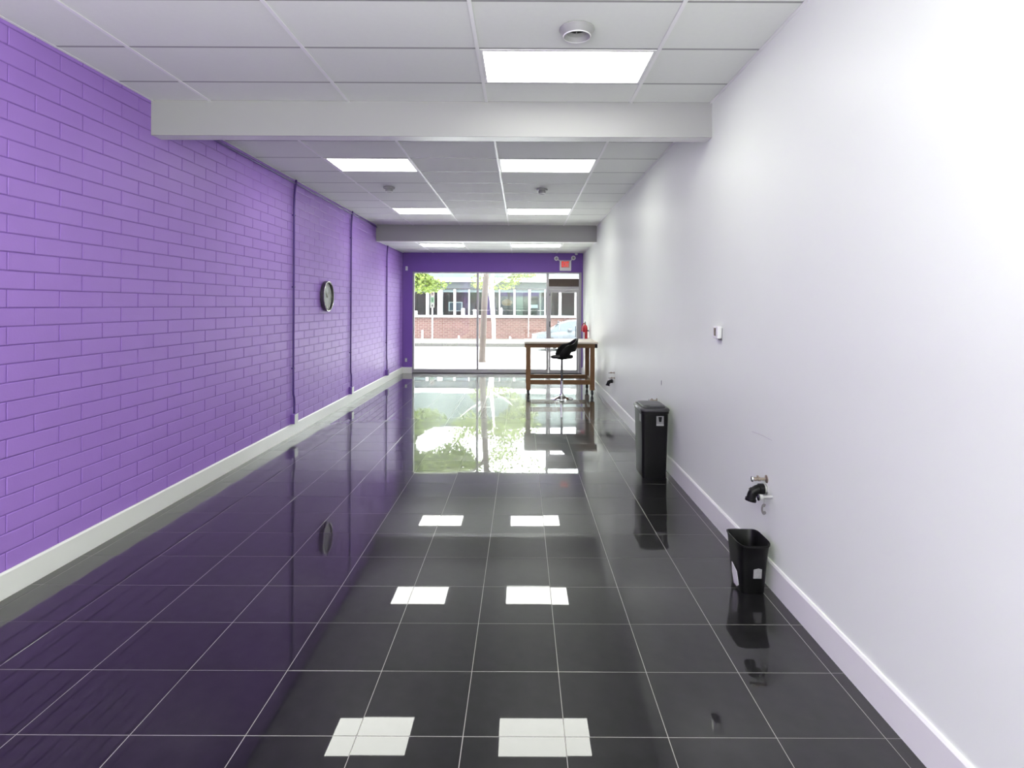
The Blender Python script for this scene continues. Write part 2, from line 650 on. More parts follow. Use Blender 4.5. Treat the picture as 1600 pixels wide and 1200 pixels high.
MX = (-1.186, -1.131)
DX = (.637, .699)
bar(OX0, -2.813, .008, OZ1, 'side_frame', w1)
bar(*MX, .11, 2.607, 'mullion', w1)
bar(*DX, .008, 2.607, 'mullion', w1)
bar(-2.813, DX[1], 2.607, OZ1, 'head_frame', w1)
bar(-2.813, DX[0], .008, .11, 'sill_frame', w1)
bar(OX0, OX1, -.002, .008, 'dark_threshold', w1, -.065, .04, 'dark_gap', 0)
for a, b_ in ((-2.813, MX[0]), (MX[1], DX[0])):
    MB().box(a, b_, -.003, .003, .11, 2.607).build('glass_pane', M['glass'], w1)
d1 = empty('door_1', (0, YF + .07, 0))
tag(d1, kind='structure')
bar(1.484, OX1, .008, OZ1, 'door_jamb', d1)
bar(DX[1], 1.484, 2.607, OZ1, 'head_frame', d1)
bar(DX[1], 1.484, 2.206, 2.274, 'transom_bar', d1)
MB().box(DX[1], 1.484, -.003, .003, 2.47, 2.607).build('transom_pane', M['glass'], d1)
MB().box(DX[1], 1.484, .0, .03, 2.274, 2.47).build('brown_panel', M['brown'], d1)
MB().box(DX[1], 1.484, -.028, -.012, 2.466, 2.480).build('transom_bead', M['dark_gap'], d1)
leaf = MB()
leaf.box(.703, .752, -.028, .022, .012, 2.20, .003).box(1.425, 1.480, -.028, .022, .012, 2.20, .003)
leaf.box(.752, 1.425, -.028, .022, 2.115, 2.20, .003).box(.752, 1.425, -.028, .022, .012, .095, .003)
leaf = leaf.build('door_leaf', M['alu'], d1)
MB().box(.752, 1.425, -.004, .002, .095, 2.115).build('door_pane', M['glass'], leaf)
MB().box(.715, .740, -.045, -.028, 1.22, 1.36, .004).build('lock_plate', M['dark_gap'], leaf)
MB().box(.715, .732, -.045, -.028, 2.03, 2.09, .004).build('top_hinge', M['dark_gap'], leaf)
MB().box(.715, .735, -.045, -.028, .10, .17, .004).build('bottom_hinge', M['dark_gap'], leaf)
MB().tube([(1.40, -.03, .95), (1.40, -.07, .95), (1.40, -.07, 1.25), (1.40, -.03, 1.25)], .009, 8).build('pull_handle', M['steel'], leaf)
cl = MB().box(1.12, 1.32, -.075, -.03, 2.14, 2.20, .006)
cl.tube([(1.15, -.055, 2.20), (1.10, -.09, 2.225), (1.27, -.05, 2.24)], .008, 6)
cl.build('door_closer', M['alu'], d1)

# ------------------------------------------------------------------ conduits on the purple wall
CL = ['nearest dark purple conduit on the block wall, with a white-covered outlet box',
      'dark purple conduit down the block wall just past the round clock',
      'farthest dark purple conduit on the block wall, beyond the far beam']
for n_, (yy, lab) in enumerate(zip((7.97, 10.64, 13.46), CL)):
    zt = (ZC if yy < B2a else ZC3) - .004
    e = tag(empty('wall_conduit', (XL, yy, 0)), lab, 'conduit', 'conduits on the purple wall')
    r = .014
    MB().tube([(.022, .07, zt), (.022, .05, zt - .06), (.022, .012, zt - .22), (.022, 0, zt - .40), (.022, 0, .62), (.022, .004, .56), (.022, .036, .50), (.022, .040, .44), (.022, .040, .285)], r, 10).build('pipe', M['conduit'], e, smooth=True)
    for zz in (.9, 2.0, zt - .5):
        MB().box(0, .037, -.02, .02, zz, zz + .02, .003).build('clip', M['conduit'], e)
    bx = MB().box(0.001, .058, -.045, .065, .163, .290, .004).build('outlet_box', M['purple_flat'], e)
    if n_ < 2:
        MB().box(.058, .066, -.045, .065, .163, .290, .003).build('cover_plate', M['white_pl'], bx)
    else:
        MB().box(.058, .066, -.045, .065, .163, .290, .003).build('cover_plate', M['conduit'], bx)
e = MB().tube([(XL + .018, B1b, ZC - .05), (XL + .018, B2a, ZC - .05)], .013, 8).build('ceiling_edge_pipe', M['conduit'], smooth=True)
tag(e, 'thin dark purple pipe running along the top of the block wall', 'pipe')

# ------------------------------------------------------------------ clock
cy = 9.30
ck = tag(empty('wall_clock', (XL + .001, cy, 1.905)), 'round wall clock with a dark rim and grey face on the purple blocks', 'clock')
RY = Matrix.Rotation(R(90), 4, 'Y')
MB().lathe([(0, 0), (.232, 0), (.238, .004), (.238, .055), (.228, .062), (.218, .060), (.215, .030), (0, .030)], 56, RY).build('rim', M['clock_rim'], ck, smooth=True)
MB().lathe([(.228, .060), (.236, .0575), (.238, .064), (.230, .068), (.224, .064), (.228, .060)], 56, RY).build('rim_edge', M['clock_edge'], ck, smooth=True)
face = MB().lathe([(0, .031), (.214, .031), (.214, .034), (0, .034)], 48, RY).build('face', M['clock_face'], ck)
for k in range(12):
    a = R(30 * k)
    txt = bpy.data.curves.new('numeral', 'FONT')
    txt.body = str(12 if k == 0 else k)
    txt.size = .062
    txt.extrude = .001
    txt.offset = .001
    txt.align_x = 'CENTER'
    txt.align_y = 'CENTER'
    to = bpy.data.objects.new('numeral', txt)
    COL.objects.link(to)
    dg = bpy.context.evaluated_depsgraph_get()
    me = bpy.data.meshes.new_from_object(to.evaluated_get(dg))
    bpy.data.objects.remove(to)
    me.materials.clear()
    me.materials.append(M['clock_mark'])
    no = bpy.data.objects.new('numeral', me)
    COL.objects.link(no)
    no.parent = face
    # dial faces +X; its "right" for a viewer in the room is -Y... seen from +X looking to -X, right is +Y
    no.matrix_local = Matrix.Translation((.036, math.sin(a) * .172, math.cos(a) * .172)) @ Matrix(((0, 0, 1, 0), (1, 0, 0, 0), (0, 1, 0, 0), (0, 0, 0, 1)))
for nm, ang, ln, wd in (('hour_hand', 305, .10, .008), ('minute_hand', 50, .155, .005)):
    a = R(ang)
    d = Vector((0, math.sin(a), math.cos(a)))
    MB().tube([Vector((.040, 0, 0)) - d * .02, Vector((.040, 0, 0)) + d * ln], [wd, wd * .5], 6).build(nm, M['clock_mark'], ck)
MB().lathe([(0, .034), (.012, .034), (.012, .044), (0, .046)], 16, RY).build('hub', M['clock_rim'], ck)

# ------------------------------------------------------------------ thermostat
th = tag(empty('thermostat', (XR, 4.71, 1.570)), 'small white thermostat with a dark screen on the white wall', 'thermostat')
MB().box(-.042, -.004, -.062, .062, -.052, .046, .008).build('body', M['white_pl'], th)
MB().box(-.0435, -.041, -.030, .020, -.032, .032).build('screen', M['screen'], th)
MB().box(-.004, 0, -.062, .030, -.066, .03).build('mounting_plate', M['grey_pl'], th)

# ------------------------------------------------------------------ ceiling round outlet and smoke detectors
p = W(901.5, 45, F * 1.70 / (Y0 - 45))
ao = tag(empty('air_outlet', (p.x, p.y, ZC)), 'round grey air outlet ring in the ceiling before the nearest lit panel', 'air vent')
MB().lathe([(.050, .0), (.108, .0), (.108, -.006), (.100, -.016), (.086, -.044), (.080, -.048), (.076, -.044), (.070, -.020), (.052, -.010), (.050, 0)], 44).build('flange', M['grey_pl'], ao, smooth=True)
MB().lathe([(.078, -.043), (.082, -.050), (.086, -.044), (.078, -.043)], 44).build('lower_rim', M['white_pl'], ao, smooth=True)
MB().lathe([(0, -.004), (.05, -.004), (.05, .0), (0, .0)], 24).build('dark_throat', M['black'], ao)
MB().box(-.003, .003, -.052, .052, -.014, -.006).box(-.052, .052, -.003, .003, -.014, -.006).build('cross_vane', M['grey_pl'], ao)
for px, py, lab in ((608, 293.5, 'grey smoke detector on the ceiling on the purple wall side'), (847, 295.5, 'grey smoke detector on the ceiling on the white wall side')):
    p = W(px, py, F * 1.70 / (Y0 - py))
    sd = tag(empty('smoke_detector', (p.x, p.y, ZC)), lab, 'smoke detector', 'smoke detectors between the beams')
    MB().lathe([(0, 0), (.082, 0), (.084, -.008), (.078, -.022), (0, -.022)], 32).build('base', M['grey_pl'], sd, smooth=True)
    MB().lathe([(0, -.022), (.050, -.022), (.054, -.045), (.046, -.066), (0, -.068)], 32).build('sensor_head', M['grey_pl'], sd, smooth=True)
    MB().lathe([(.046, -.066), (.052, -.062), (.050, -.074), (.042, -.072), (.046, -.066)], 32).build('lower_ring', M['white_pl'], sd, smooth=True)

# ------------------------------------------------------------------ exit sign with two lamp heads
p = W(883.2, 415.2, YF)
ex = tag(empty('exit_sign', (p.x, YF, p.z)), 'white exit sign box with red letters above the glass door', 'exit sign')
MB().box(-.150, .150, -.075, 0, -.135, .135, .01).build('box', M['white_pl'], ex)
MB().box(-.112, .105, -.078, -.074, -.055, .120).build('lit_face', M['exit_face'], ex)
txt = bpy.data.curves.new('exit_letters', 'FONT')
txt.body = 'EXIT'
txt.size = .15
txt.extrude = .003
txt.offset = .004
txt.align_x = 'CENTER'
txt.align_y = 'CENTER'
to = bpy.data.objects.new('letters', txt)
COL.objects.link(to)
dg = bpy.context.evaluated_depsgraph_get()
me = bpy.data.meshes.new_from_object(to.evaluated_get(dg))
bpy.data.objects.remove(to)
me.materials.clear()
me.materials.append(M['exit_red'])
xs_ = [v.co.x for v in me.vertices]
zs_ = [v.co.y for v in me.vertices]
sxx, szz = .185 / (max(xs_) - min(xs_)), .135 / (max(zs_) - min(zs_))
cx_, cz_ = (max(xs_) + min(xs_)) / 2, (max(zs_) + min(zs_)) / 2
for v in me.vertices:
    v.co = Vector(((v.co.x - cx_) * sxx - .003, -.080 - v.co.z * .5, (v.co.y - cz_) * szz + .034))
lt = bpy.data.objects.new('exit_letters', me)
COL.objects.link(lt)
lt.parent = ex
for s_, px, py in ((-1, 869, 404.5), (1, 895.5, 403.5)):
    q = W(px, py, YF) - Vector((p.x, YF, p.z))
    hd = MB().lathe([(0, -.05), (.03, -.05), (.056, -.01), (.058, .03), (.050, .036), (0, .030)], 24, Matrix.Translation((q.x, -.08, q.z)) @ Matrix.Rotation(R(90), 4, 'X')).build('lamp_head', M['white_pl'], ex, smooth=True)
    MB().lathe([(0, 0), (.034, 0), (.03, .004), (0, .004)], 20, Matrix.Translation((q.x, -.112, q.z)) @ Matrix.Rotation(R(90), 4, 'X')).build('lens', M['grey_pl'], hd)
    MB().tube([(s_ * .13, -.04, .12), (q.x, -.05, q.z)], .012, 8).build('lamp_arm', M['white_pl'], ex)
q = W(900.5, 396.8, YF - .1)
sg = tag(MB().lathe([(0, .01), (.036, .01), (.04, -.01), (.032, -.035), (0, -.04)], 20, Matrix.Translation((q.x, YF - .1, ZC3 - .012))).build('ceiling_sensor', M['white_pl'], smooth=True), 'small round white sensor at the ceiling above the exit sign', 'sensor')

q = W(635.5, 419.5, YF)
sw = tag(empty('wall_sensor', (q.x, YF, q.z)), 'small white upright sensor box on the purple window wall', 'sensor')
MB().box(-.028, .028, -.035, 0, -.055, .055, .008).build('body', M['white_pl'], sw)
MB().box(-.018, .018, -.038, -.034, -.01, .035).build('lens', M['label_white'], sw)
q = W(634.5, 562.5, YF)
ol = tag(empty('wall_outlet', (q.x, YF, q.z)), 'small pale outlet low on the purple window wall corner', 'outlet')
MB().box(-.030, .030, -.007, 0, -.05, .05, .003).build('plate', M['label_pale'], ol)
for s_ in (-.02, .02):
    MB().box(-.012, .012, -.009, -.006, s_ - .012, s_ + .012).build('socket', M['white_pl'], ol)

# ------------------------------------------------------------------ work table on castors
TX0, TX1, TY0, TY1 = .052, 1.488, 11.50, 12.62
tb = tag(empty('work_table', ((TX0 + TX1) / 2, (TY0 + TY1) / 2, 0)), 'tall timber work table with a pale top, on black castors by the door', 'table')
ox, oy = (TX0 + TX1) / 2, (TY0 + TY1) / 2
hw, hd_ = (TX1 - TX0) / 2, (TY1 - TY0) / 2
MB().box(-hw, hw, -hd_, hd_, 1.028, 1.066, .006).build('tabletop', M['top'], tb)
lx0, lx1 = .088 - ox, 1.432 - ox
ly0, ly1 = 11.56 - oy, 12.56 - oy
L = .088
for ax in (lx0, lx1 - L):
    for ay in (ly0, ly1 - L):
        zb = .115
        MB().box(ax, ax + L, ay, ay + L, zb, .945, .004).build('leg', M['wood'], tb)
        cx, cyy = ax + L / 2, ay + L / 2
        cst = MB().box(cx - .035, cx + .035, cyy - .035, cyy + .035, zb - .008, zb).tube([(cx, cyy, zb - .008), (cx, cyy, zb - .03)], .018, 10)
        cst.box(cx - .027, cx - .020, cyy - .01, cyy + .045, .03, zb - .02).box(cx + .020, cx + .027, cyy - .01, cyy + .045, .03, zb - .02)
        cst = cst.build('castor', M['black'], tb)
        MB().lathe([(0, -.018), (.038, -.018), (.043, -.010), (.043, .010), (.038, .018), (0, .018)], 20, Matrix.Translation((cx, cyy + .01, .043)) @ RY).build('wheel', M['rubber'], cst, smooth=True)
MB().box(lx0 - .03, lx1 + .03, ly0 - .002, ly0 + .036, .945, 1.025, .003).build('apron', M['wood_h'], tb)
MB().box(lx0 - .03, lx1 + .03, ly1 - .036, ly1, .945, 1.025, .003).build('apron', M['wood_h'], tb)
for ax in (lx0, lx1 - .036):
    MB().box(ax, ax + .036, ly0 + .036, ly1 - .036, .945, 1.025, .003).build('apron', M['wood_h'], tb)
MB().box(lx1 + .005, lx1 + .052, ly0 - .006, ly0 + .05, .945, 1.024, .002).build('black_corner_bracket', M['black'], tb)
MB().box(lx0 + L, lx1 - L, ly0 + .02, ly0 + .058, .225, .312, .003).build('stretcher', M['wood_h'], tb)
MB().box(lx0 + L, lx1 - L, ly1 - .058, ly1 - .02, .225, .312, .003).build('stretcher', M['wood_h'], tb)
for ax in (lx0 + .025, lx1 - .063):
    MB().box(ax, ax + .038, ly0 + L, ly1 - L, .225, .312, .003).build('stretcher', M['wood_h'], tb)

# ------------------------------------------------------------------ bar stool
SY = 11.22
sx_ = WX(878.3, SY)
st = tag(empty('bar_stool', (sx_, SY, 0), R(8)), 'black bar stool with a wrap-around back and chrome pedestal', 'stool')
MB().lathe([(0, 0), (.205, 0), (.215, .004), (.212, .010), (.150, .022), (.075, .040), (.040, .070), (.032, .105), (.0, .105)], 48).build('base', M['chrome'], st, smooth=True)
MB().lathe([(0, .10), (.026, .10), (.026, .34), (.022, .345), (0, .345)], 24).build('outer_tube', M['chrome'], st, smooth=True)
MB().lathe([(0, .34), (.0235, .34), (.0235, .765), (0, .765)], 24).build('gas_column', M['steel'], st, smooth=True)
MB().box(-.075, .075, -.075, .075, .752, .772, .004).tube([(.0, .06, .757), (.02, .20, .750)], .006, 8).build('mount_and_lever', M['black'], st)
seat = MB()
rings = []
for (s_, zz) in ((.30, .768), (.86, .770), (.97, .784), (1.0, .804), (.98, .824), (.88, .838), (.5, .834), (.15, .830)):
    rings.append([(.222 * s_ * math.cos(a) * 1.0, .205 * s_ * math.sin(a), zz + (.012 * (1 - math.cos(a)) * -.5 if zz > .79 else 0)) for a in [2 * math.pi * k / 40 for k in range(40)]])
seat.loft(rings)
seat.build('seat', M['black_soft'], st, smooth=True)
back = MB()


def ss(a, b, x):
    u = max(0, min(1, (x - a) / (b - a)))
    return u * u * (3 - 2 * u)


NU, NV = 48, 8
grid_v = []
for i in range(NU + 1):
    ph = -112 + 224 * i / NU
    a = abs(ph)
    ztop = 1.145 - .105 * ss(10, 62, a) - .075 * ss(62, 112, a)
    zbot = .925 - .020 * ss(0, 50, a) - .105 * ss(52, 76, a)
    row = []
    for j in range(NV + 1):
        v = j / NV
        zz = zbot + (ztop - zbot) * v
        lean = (zz - .80) * (.20 * ss(100, 20, a) + .02)
        rr = .222 + lean + .012 * math.sin(math.pi * v)
        # the front ends lean back as they rise
        aa = ph - math.copysign(16 * ss(80, 112, a) * v - 6 * ss(80, 112, a) * (1 - v), ph)
        row.append((rr * math.cos(R(aa)), rr * .94 * math.sin(R(aa)), zz))
    grid_v.append(row)
bv_ = [[back.bm.verts.new(p_) for p_ in r_] for r_ in grid_v]
for i in range(NU):
    for j in range(NV):
        back.bm.faces.new((bv_[i][j], bv_[i + 1][j], bv_[i + 1][j + 1], bv_[i][j + 1]))
bo = back.build('backrest', M['black_soft'], st, smooth=True, solid=.026)

# ------------------------------------------------------------------ fire extinguisher on the right wall
EY = 13.95
fe = tag(empty('fire_extinguisher', (XR - .085, EY, .95)), 'red fire extinguisher hung on the white wall behind the work table', 'fire extinguisher')
MB().lathe([(0, 0), (.050, 0), (.056, .008), (.056, .30), (.046, .345), (.022, .368), (.018, .385), (0, .385)], 28).build('cylinder', M['red'], fe, smooth=True)
MB().lathe([(0, .385), (.018, .385), (.018, .42), (.010, .425), (0, .425)], 16).build('valve', M['brass'], fe)
MB().box(-.012, .012, -.085, .015, .420, .430, .002).box(-.010, .010, -.075, .01, .445, .452, .002).box(-.008, .008, .0, .015, .42, .452).build('handle', M['steel'], fe)
MB().tube([(-.01, -.0, .405), (-.045, -.01, .40), (-.072, -.015, .34), (-.078, -.018, .22)], [.011, .011, .012, .015], 8).build('hose', M['red'], fe, smooth=True)
lb = MB()
lb.loft([[(r_ * math.cos(R(a_)), r_ * math.sin(R(a_)), zz) for a_ in range(-190, -94, 12)] + [((r_ - .003) * math.cos(R(a_)), (r_ - .003) * math.sin(R(a_)), zz) for a_ in range(-106, -202, -12)] for r_, zz in ((.058, .03), (.058, .20))])
lb.build('label', M['label_white'], fe)
MB().box(.05, .085, -.02, .02, .22, .25).build('wall_bracket', M['steel'], fe)

# ------------------------------------------------------------------ tall black bin with a lid
tbn = tag(empty('tall_bin', (1.375, 6.26, 0)), 'tall black kitchen bin with a grey lid and bin sticker', 'bin')
rg = []
for zz, w_, d_, r_ in ((0, .245, .375, .03), (.012, .25, .38, .035), (.35, .262, .402, .038), (.665, .276, .428, .04), (.668, .290, .445, .045), (.690, .292, .447, .045)):
    rg.append([(x, y, zz) for x, y in rrect(w_, d_, r_)])
MB().loft(rg).build('body', M['black'], tbn, smooth=True)
rg = []
for zz, w_, d_, r_, ox_ in ((.690, .300, .456, .05, 0), (.700, .308, .464, .055, 0), (.712, .304, .460, .055, 0), (.722, .285, .440, .05, 0), (.724, .25, .40, .045, 0)):
    rg.append([(x + ox_, y, zz) for x, y in rrect(w_, d_, r_)])
MB().loft(rg).build('lid_rim', M['lid'], tbn, smooth=True)
rg = []
for zz, w_, d_, r_ in ((.722, .236, .385, .05), (.730, .238, .388, .05), (.740, .225, .372, .05), (.746, .16, .30, .05), (.748, .08, .2, .035)):
    rg.append([(x, y, zz) for x, y in rrect(w_, d_, r_)])
MB().loft(rg).build('swing_flap', M['lid'], tbn, smooth=True)
MB().box(-.160, -.148, -.04, .04, .700, .716, .003).build('pale_lid_tab', M['white_pl'], tbn)
sk = MB().box(.010, .085, -.2145, -.2115, .545, .645).build('front_sticker', M['label_grey'], tbn)
ico = MB()
ico.loft([[(.030, y, .636), (.067, y, .636), (.060, y, .585), (.037, y, .585)] for y in (-.2165, -.2145)])
ico.build('bin_picture', M['black'], sk)
MB().box(.010, .085, -.2155, -.2145, .545, .565).build('sticker_strip', M['label_pale'], sk)
MB().box(-.1385, -.1355, -.155, -.075, .575, .650).build('side_sticker', M['label_grey'], tbn)

# ------------------------------------------------------------------ small open waste bin
wb_ = tag(empty('waste_bin', (1.437, 3.735, 0)), 'small open black waste bin with torn stickers below the black pipe elbow', 'bin')


def wob(w_, d_, zz, dip):
    pts = []
    n = 48
    for k in range(n):
        a = 2 * math.pi * k / n
        ca, sa = math.cos(a), math.sin(a)
        e_ = .42
        x = math.copysign(abs(ca) ** e_, ca) * w_ / 2
        y = math.copysign(abs(sa) ** e_, sa) * d_ / 2
        pts.append((x, y, zz + dip * math.cos(2 * a)))
    return pts


outer = [wob(.150, .205, 0, 0), wob(.155, .210, .008, 0), wob(.178, .250, .20, 0), wob(.196, .282, .300, .004), wob(.206, .292, .306, .005), wob(.206, .292, .314, .005),
         wob(.198, .284, .316, .005), wob(.188, .272, .306, .004), wob(.170, .240, .18, 0), wob(.146, .200, .010, 0)]
MB().loft(outer).build('body', M['black'], wb_, smooth=True)
b_ = MB()
b_.loft([[(-.010, y0_, .105), (.040, y0_, .105), (.041, y0_ - .004, .162), (.020, y0_ - .005, .168), (-.010, y0_ - .004, .160)] for y0_ in (-.1175, -.1205)])
b_.move(Matrix.Translation((0, -.0, 0))).build('front_sticker', M['label_grey'], wb_)
sl = MB()
prof = [(-.062, .045), (-.020, .020), (.035, .020), (.050, .085), (.030, .155), (-.055, .125)]
sl.loft([[(-.0775 - (z_ * .115) - e_, y_ * .9 - .02, z_) for y_, z_ in prof] for e_ in (0, .0025)])
sl.build('torn_side_sticker', M['label_white'], wb_)

# ------------------------------------------------------------------ plumbing stubs in the right wall
TXR = Matrix.Rotation(R(-90), 4, 'Y')  # lathe axis to -X


def valve(px, py, lab, s=1, name='stop_valve', drop=0):
    Yv = F * XR / (px - X0)
    q = W(px, py, Yv)
    e = tag(empty(name, (XR, Yv, q.z)), lab, 'valve', 'stop valves in the white wall')
    MB().lathe([(0, 0), (.026 * s, 0), (.026 * s, .003), (.012 * s, .008), (.009 * s, .010), (.009 * s, .045), (0, .045)], 20, TXR).build('escutcheon', M['brass'], e, smooth=True)
    MB().lathe([(0, .042), (.014 * s, .042), (.014 * s, .056), (.010 * s, .058), (.010 * s, .066), (.013 * s, .068), (.013 * s, .080), (0, .080)], 12, TXR).tube([(-.058, 0, 0), (-.058, 0, .022 * s)], .007 * s, 8).build('valve_body', M['brass'], e)
    MB().lathe([(0, .080), (.005, .080), (.005, .088), (.017 * s, .089), (.019 * s, .093), (.017 * s, .098), (0, .098)], 14, TXR, 1, .8).build('handle', M['chrome'], e)
    return e


def elbow(px, py, lab, r, Yv, zv, reach=1.0):
    e = tag(empty('drain_elbow', (XR, Yv, zv)), lab, 'drain pipe', 'black drain elbows in the white wall')
    pts = [(-.030, 0, 0)]
    for k in range(9):
        a = R(75 * k / 8)
        pts.append((-.040 - .058 * math.sin(a) * reach, 0, -.058 * (1 - math.cos(a))))
    lx_, lz_ = pts[-1][0], pts[-1][2]
    pts.append((lx_ - .006, 0, lz_ - .026))
    MB().tube(pts, r, 20).build('elbow', M['black'], e, smooth=True)
    MB().tube([(lx_ - .004, 0, lz_ - .018), (lx_ - .0075, 0, lz_ - .034)], [r * 1.22, r * 1.22], 20).build('open_rim', M['black'], e, smooth=True)
    MB().tube([(-.020, 0, 0), (-.050, 0, .0)], [r * 1.18, r * 1.18], 20).build('collar', M['black'], e, smooth=True)
    m_ = R(40)
    MB().tube([(-.040 - .058 * math.sin(m_), 0, -.058 * (1 - math.cos(m_))), (-.040 - .058 * math.sin(m_) - .014, 0, -.058 * (1 - math.cos(m_)) - .012)], r * 1.14, 20).build('joint_ring', M['black'], e, smooth=True)
    MB().lathe([(0, 0), (r * 1.15, 0), (r * 1.15, .004), (r * .8, .006), (r * .8, .030), (0, .030)], 20, TXR).build('wall_flange', M['pvc'], e, smooth=True)
    return e


v1 = valve(1199, 748.5, 'brass stop valve above the nearest black drain elbow', 1.0)
q = W(1199, 764, F * XR / (1199 - X0))
elbow(1199, 764, 'black drain elbow above the small waste bin', .029, q.y, q.z)
q = W(1208, 776, F * XR / (1208 - X0))
lp = tag(empty('capped_pipe', (XR, q.y, q.z)), 'white capped pipe with a hanging tin tag above the small waste bin', 'pipe')
MB().tube([(0, 0, 0), (-.075, 0, -.004)], .008, 14).build('pipe', M['pvc'], lp, smooth=True)
MB().lathe([(0, .060), (.015, .060), (.017, .066), (.017, .078), (.012, .084), (0, .084)], 14, Matrix.Translation((0, 0, -.004)) @ TXR).build('cap', M['pvc'], lp)
MB().lathe([(0, .084), (.020, .084), (.020, .090), (0, .092)], 16, Matrix.Translation((0, 0, -.006)) @ TXR).build('handle', M['steel'], lp)
tg = MB()
tg.tube([(-.054, -.002, -.012), (-.054, -.008, -.03), (-.053, -.002, -.045)], .0012, 5)
tg.build('tag_wire', M['steel'], lp)
pts = []
for k in range(15):
    a = R(50 + 270 * k / 14)
    pts.append((.030 * math.cos(a), .036 * math.sin(a)))
for k in range(15):
    a = R(320 - 270 * k / 14)
    pts.append((.012 * math.cos(a), .014 * math.sin(a)))
MB().loft([[(-.053 + x_ * .62, y_, -.078 + z_) for x_, z_ in pts] for y_ in (-.004, -.002)]).build('tin_tag', M['tagm'], lp)
valve(1027, 626, 'dark stop valve on the white wall just above the tall bin lid', 1.15)
valve(960.5, 582.5, 'thin stop valve on the white wall, upper one near the work table', .8)
valve(961, 590.8, 'thin stop valve just over the drain elbow near the work table', .8)
q = W(959.5, 595.5, F * XR / (959.5 - X0))
elbow(959, 595, 'black drain elbow low on the white wall near the work table', .029, q.y, q.z, 1.0)

# ------------------------------------------------------------------ outdoors: ground
def struct(o):
    return tag(o, kind='structure')


struct(MB().box(-40, 40, YF + .2, 21.6, -.6, -.02).build('near_sidewalk', M['concrete']))
struct(MB().box(-60, 60, 21.6, 30.0, -.8, -.35).build('road', M['asphalt']))
struct(MB().box(-60, 60, 30.0, 30.25, -.8, -.18).build('curb', M['kerb']))
struct(MB().box(-60, 60, 30.25, 35.1, -.8, -.2).build('far_sidewalk', M['paving']))
struct(MB().box(-60, 60, 35.1, 90, -.8, -.25).build('ground', M['concrete']))
# facade of our own building, outside
struct(MB().box(-40, XL - .25, YF - .1, YF + .2, -.5, 4.5).box(XR + .2, 40, YF - .1, YF + .2, -.5, 4.5).box(-40, 40, YF - .1, YF + .2, ZC + .3, 4.5).build('facade', M['brick']))

# ------------------------------------------------------------------ opposite building
BY = 35.0


def bx(px):
    return (px - X0) * BY / F


def bz(py):
    return EYE + (Y0 - py) * BY / F


ob = tag(empty('brick_building', (0, BY, 0)), 'low brick building with a band of windows across the street', 'building')
A0, A1 = -26.0, 26.0
zs, zw0, zw1 = bz(496.5), bz(493), bz(452.5)
MB().box(A0, A1, 0, .3, -.25, zs).build('brick_wall', M['brick'], ob)
MB().box(A0, A1, -.12, .3, zs, zw0, .01).build('sill', M['band'], ob)
MB().box(A0, A1, -.05, .3, zw1, bz(451)).build('window_head', M['steel'], ob)
MB().box(A0, A1, -.02, .3, bz(451), bz(441)).build('grey_fascia', M['fascia'], ob)
MB().box(A0, A1, -.25, .3, bz(441), bz(434.5)).build('white_band', M['band'], ob)
MB().box(A0, A1, 0, .3, bz(434.5), 5.35).build('upper_wall', M['upper'], ob)
MB().box(A0, A1, -.15, 4, 5.35, 5.45).build('roof_edge', M['fascia'], ob)
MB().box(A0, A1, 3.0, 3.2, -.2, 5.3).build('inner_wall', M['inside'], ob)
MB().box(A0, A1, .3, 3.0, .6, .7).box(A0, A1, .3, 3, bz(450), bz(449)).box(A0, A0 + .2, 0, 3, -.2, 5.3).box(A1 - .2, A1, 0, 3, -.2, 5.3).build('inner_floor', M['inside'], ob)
mull = [(668, 3.8), (687.8, 7.6), (710.6, 3.2), (733, 1.8), (757, 3), (780.6, 1.4), (803.8, 3), (827.2, 3.4), (851.5, 1.6), (875, 3.7), (899, 2)]
mull = [(668 - 23.4 * k, 3) for k in range(14, 0, -1)] + mull + [(899 + 23.4 * k, 3) for k in range(1, 24)]
for (px, w_) in mull:
    MB().box(bx(px - w_ / 2), bx(px + w_ / 2), -.06, .14, zw0, zw1).build('mullion', M['mull'], ob)
for k in range(len(mull) - 1):
    a, b_ = bx(mull[k][0] + mull[k][1] / 2), bx(mull[k + 1][0] - mull[k + 1][1] / 2)
    MB().box(a, b_, .05, .06, zw0, bz(457)).build('pane', M['tinted'], ob)
    MB().box(a, b_, .05, .08, bz(457), zw1).build('blind', M['blind'], ob)
for px0, px1, py in ((645, 652, 486.3), (721, 726, 482), (739.5, 744, 484), (780.3, 785, 481.5)):
    MB().box(bx(px0), bx(px1), -.02, .05, zw0, bz(py)).build('sill_vent', M['mull'], ob)
MB().box(bx(825.4), bx(826.1), -.08, 0, -.1, zw0).build('downpipe', M['mull'], ob)


def inside(name, px0, px1, py0, py1, m, lab, cat, y=1.2, t=.08):
    o = MB().box(bx(px0), bx(px1), BY + y, BY + y + t, bz(py1), bz(py0), .01).build(name, M[m])
    return tag(o, lab, cat)


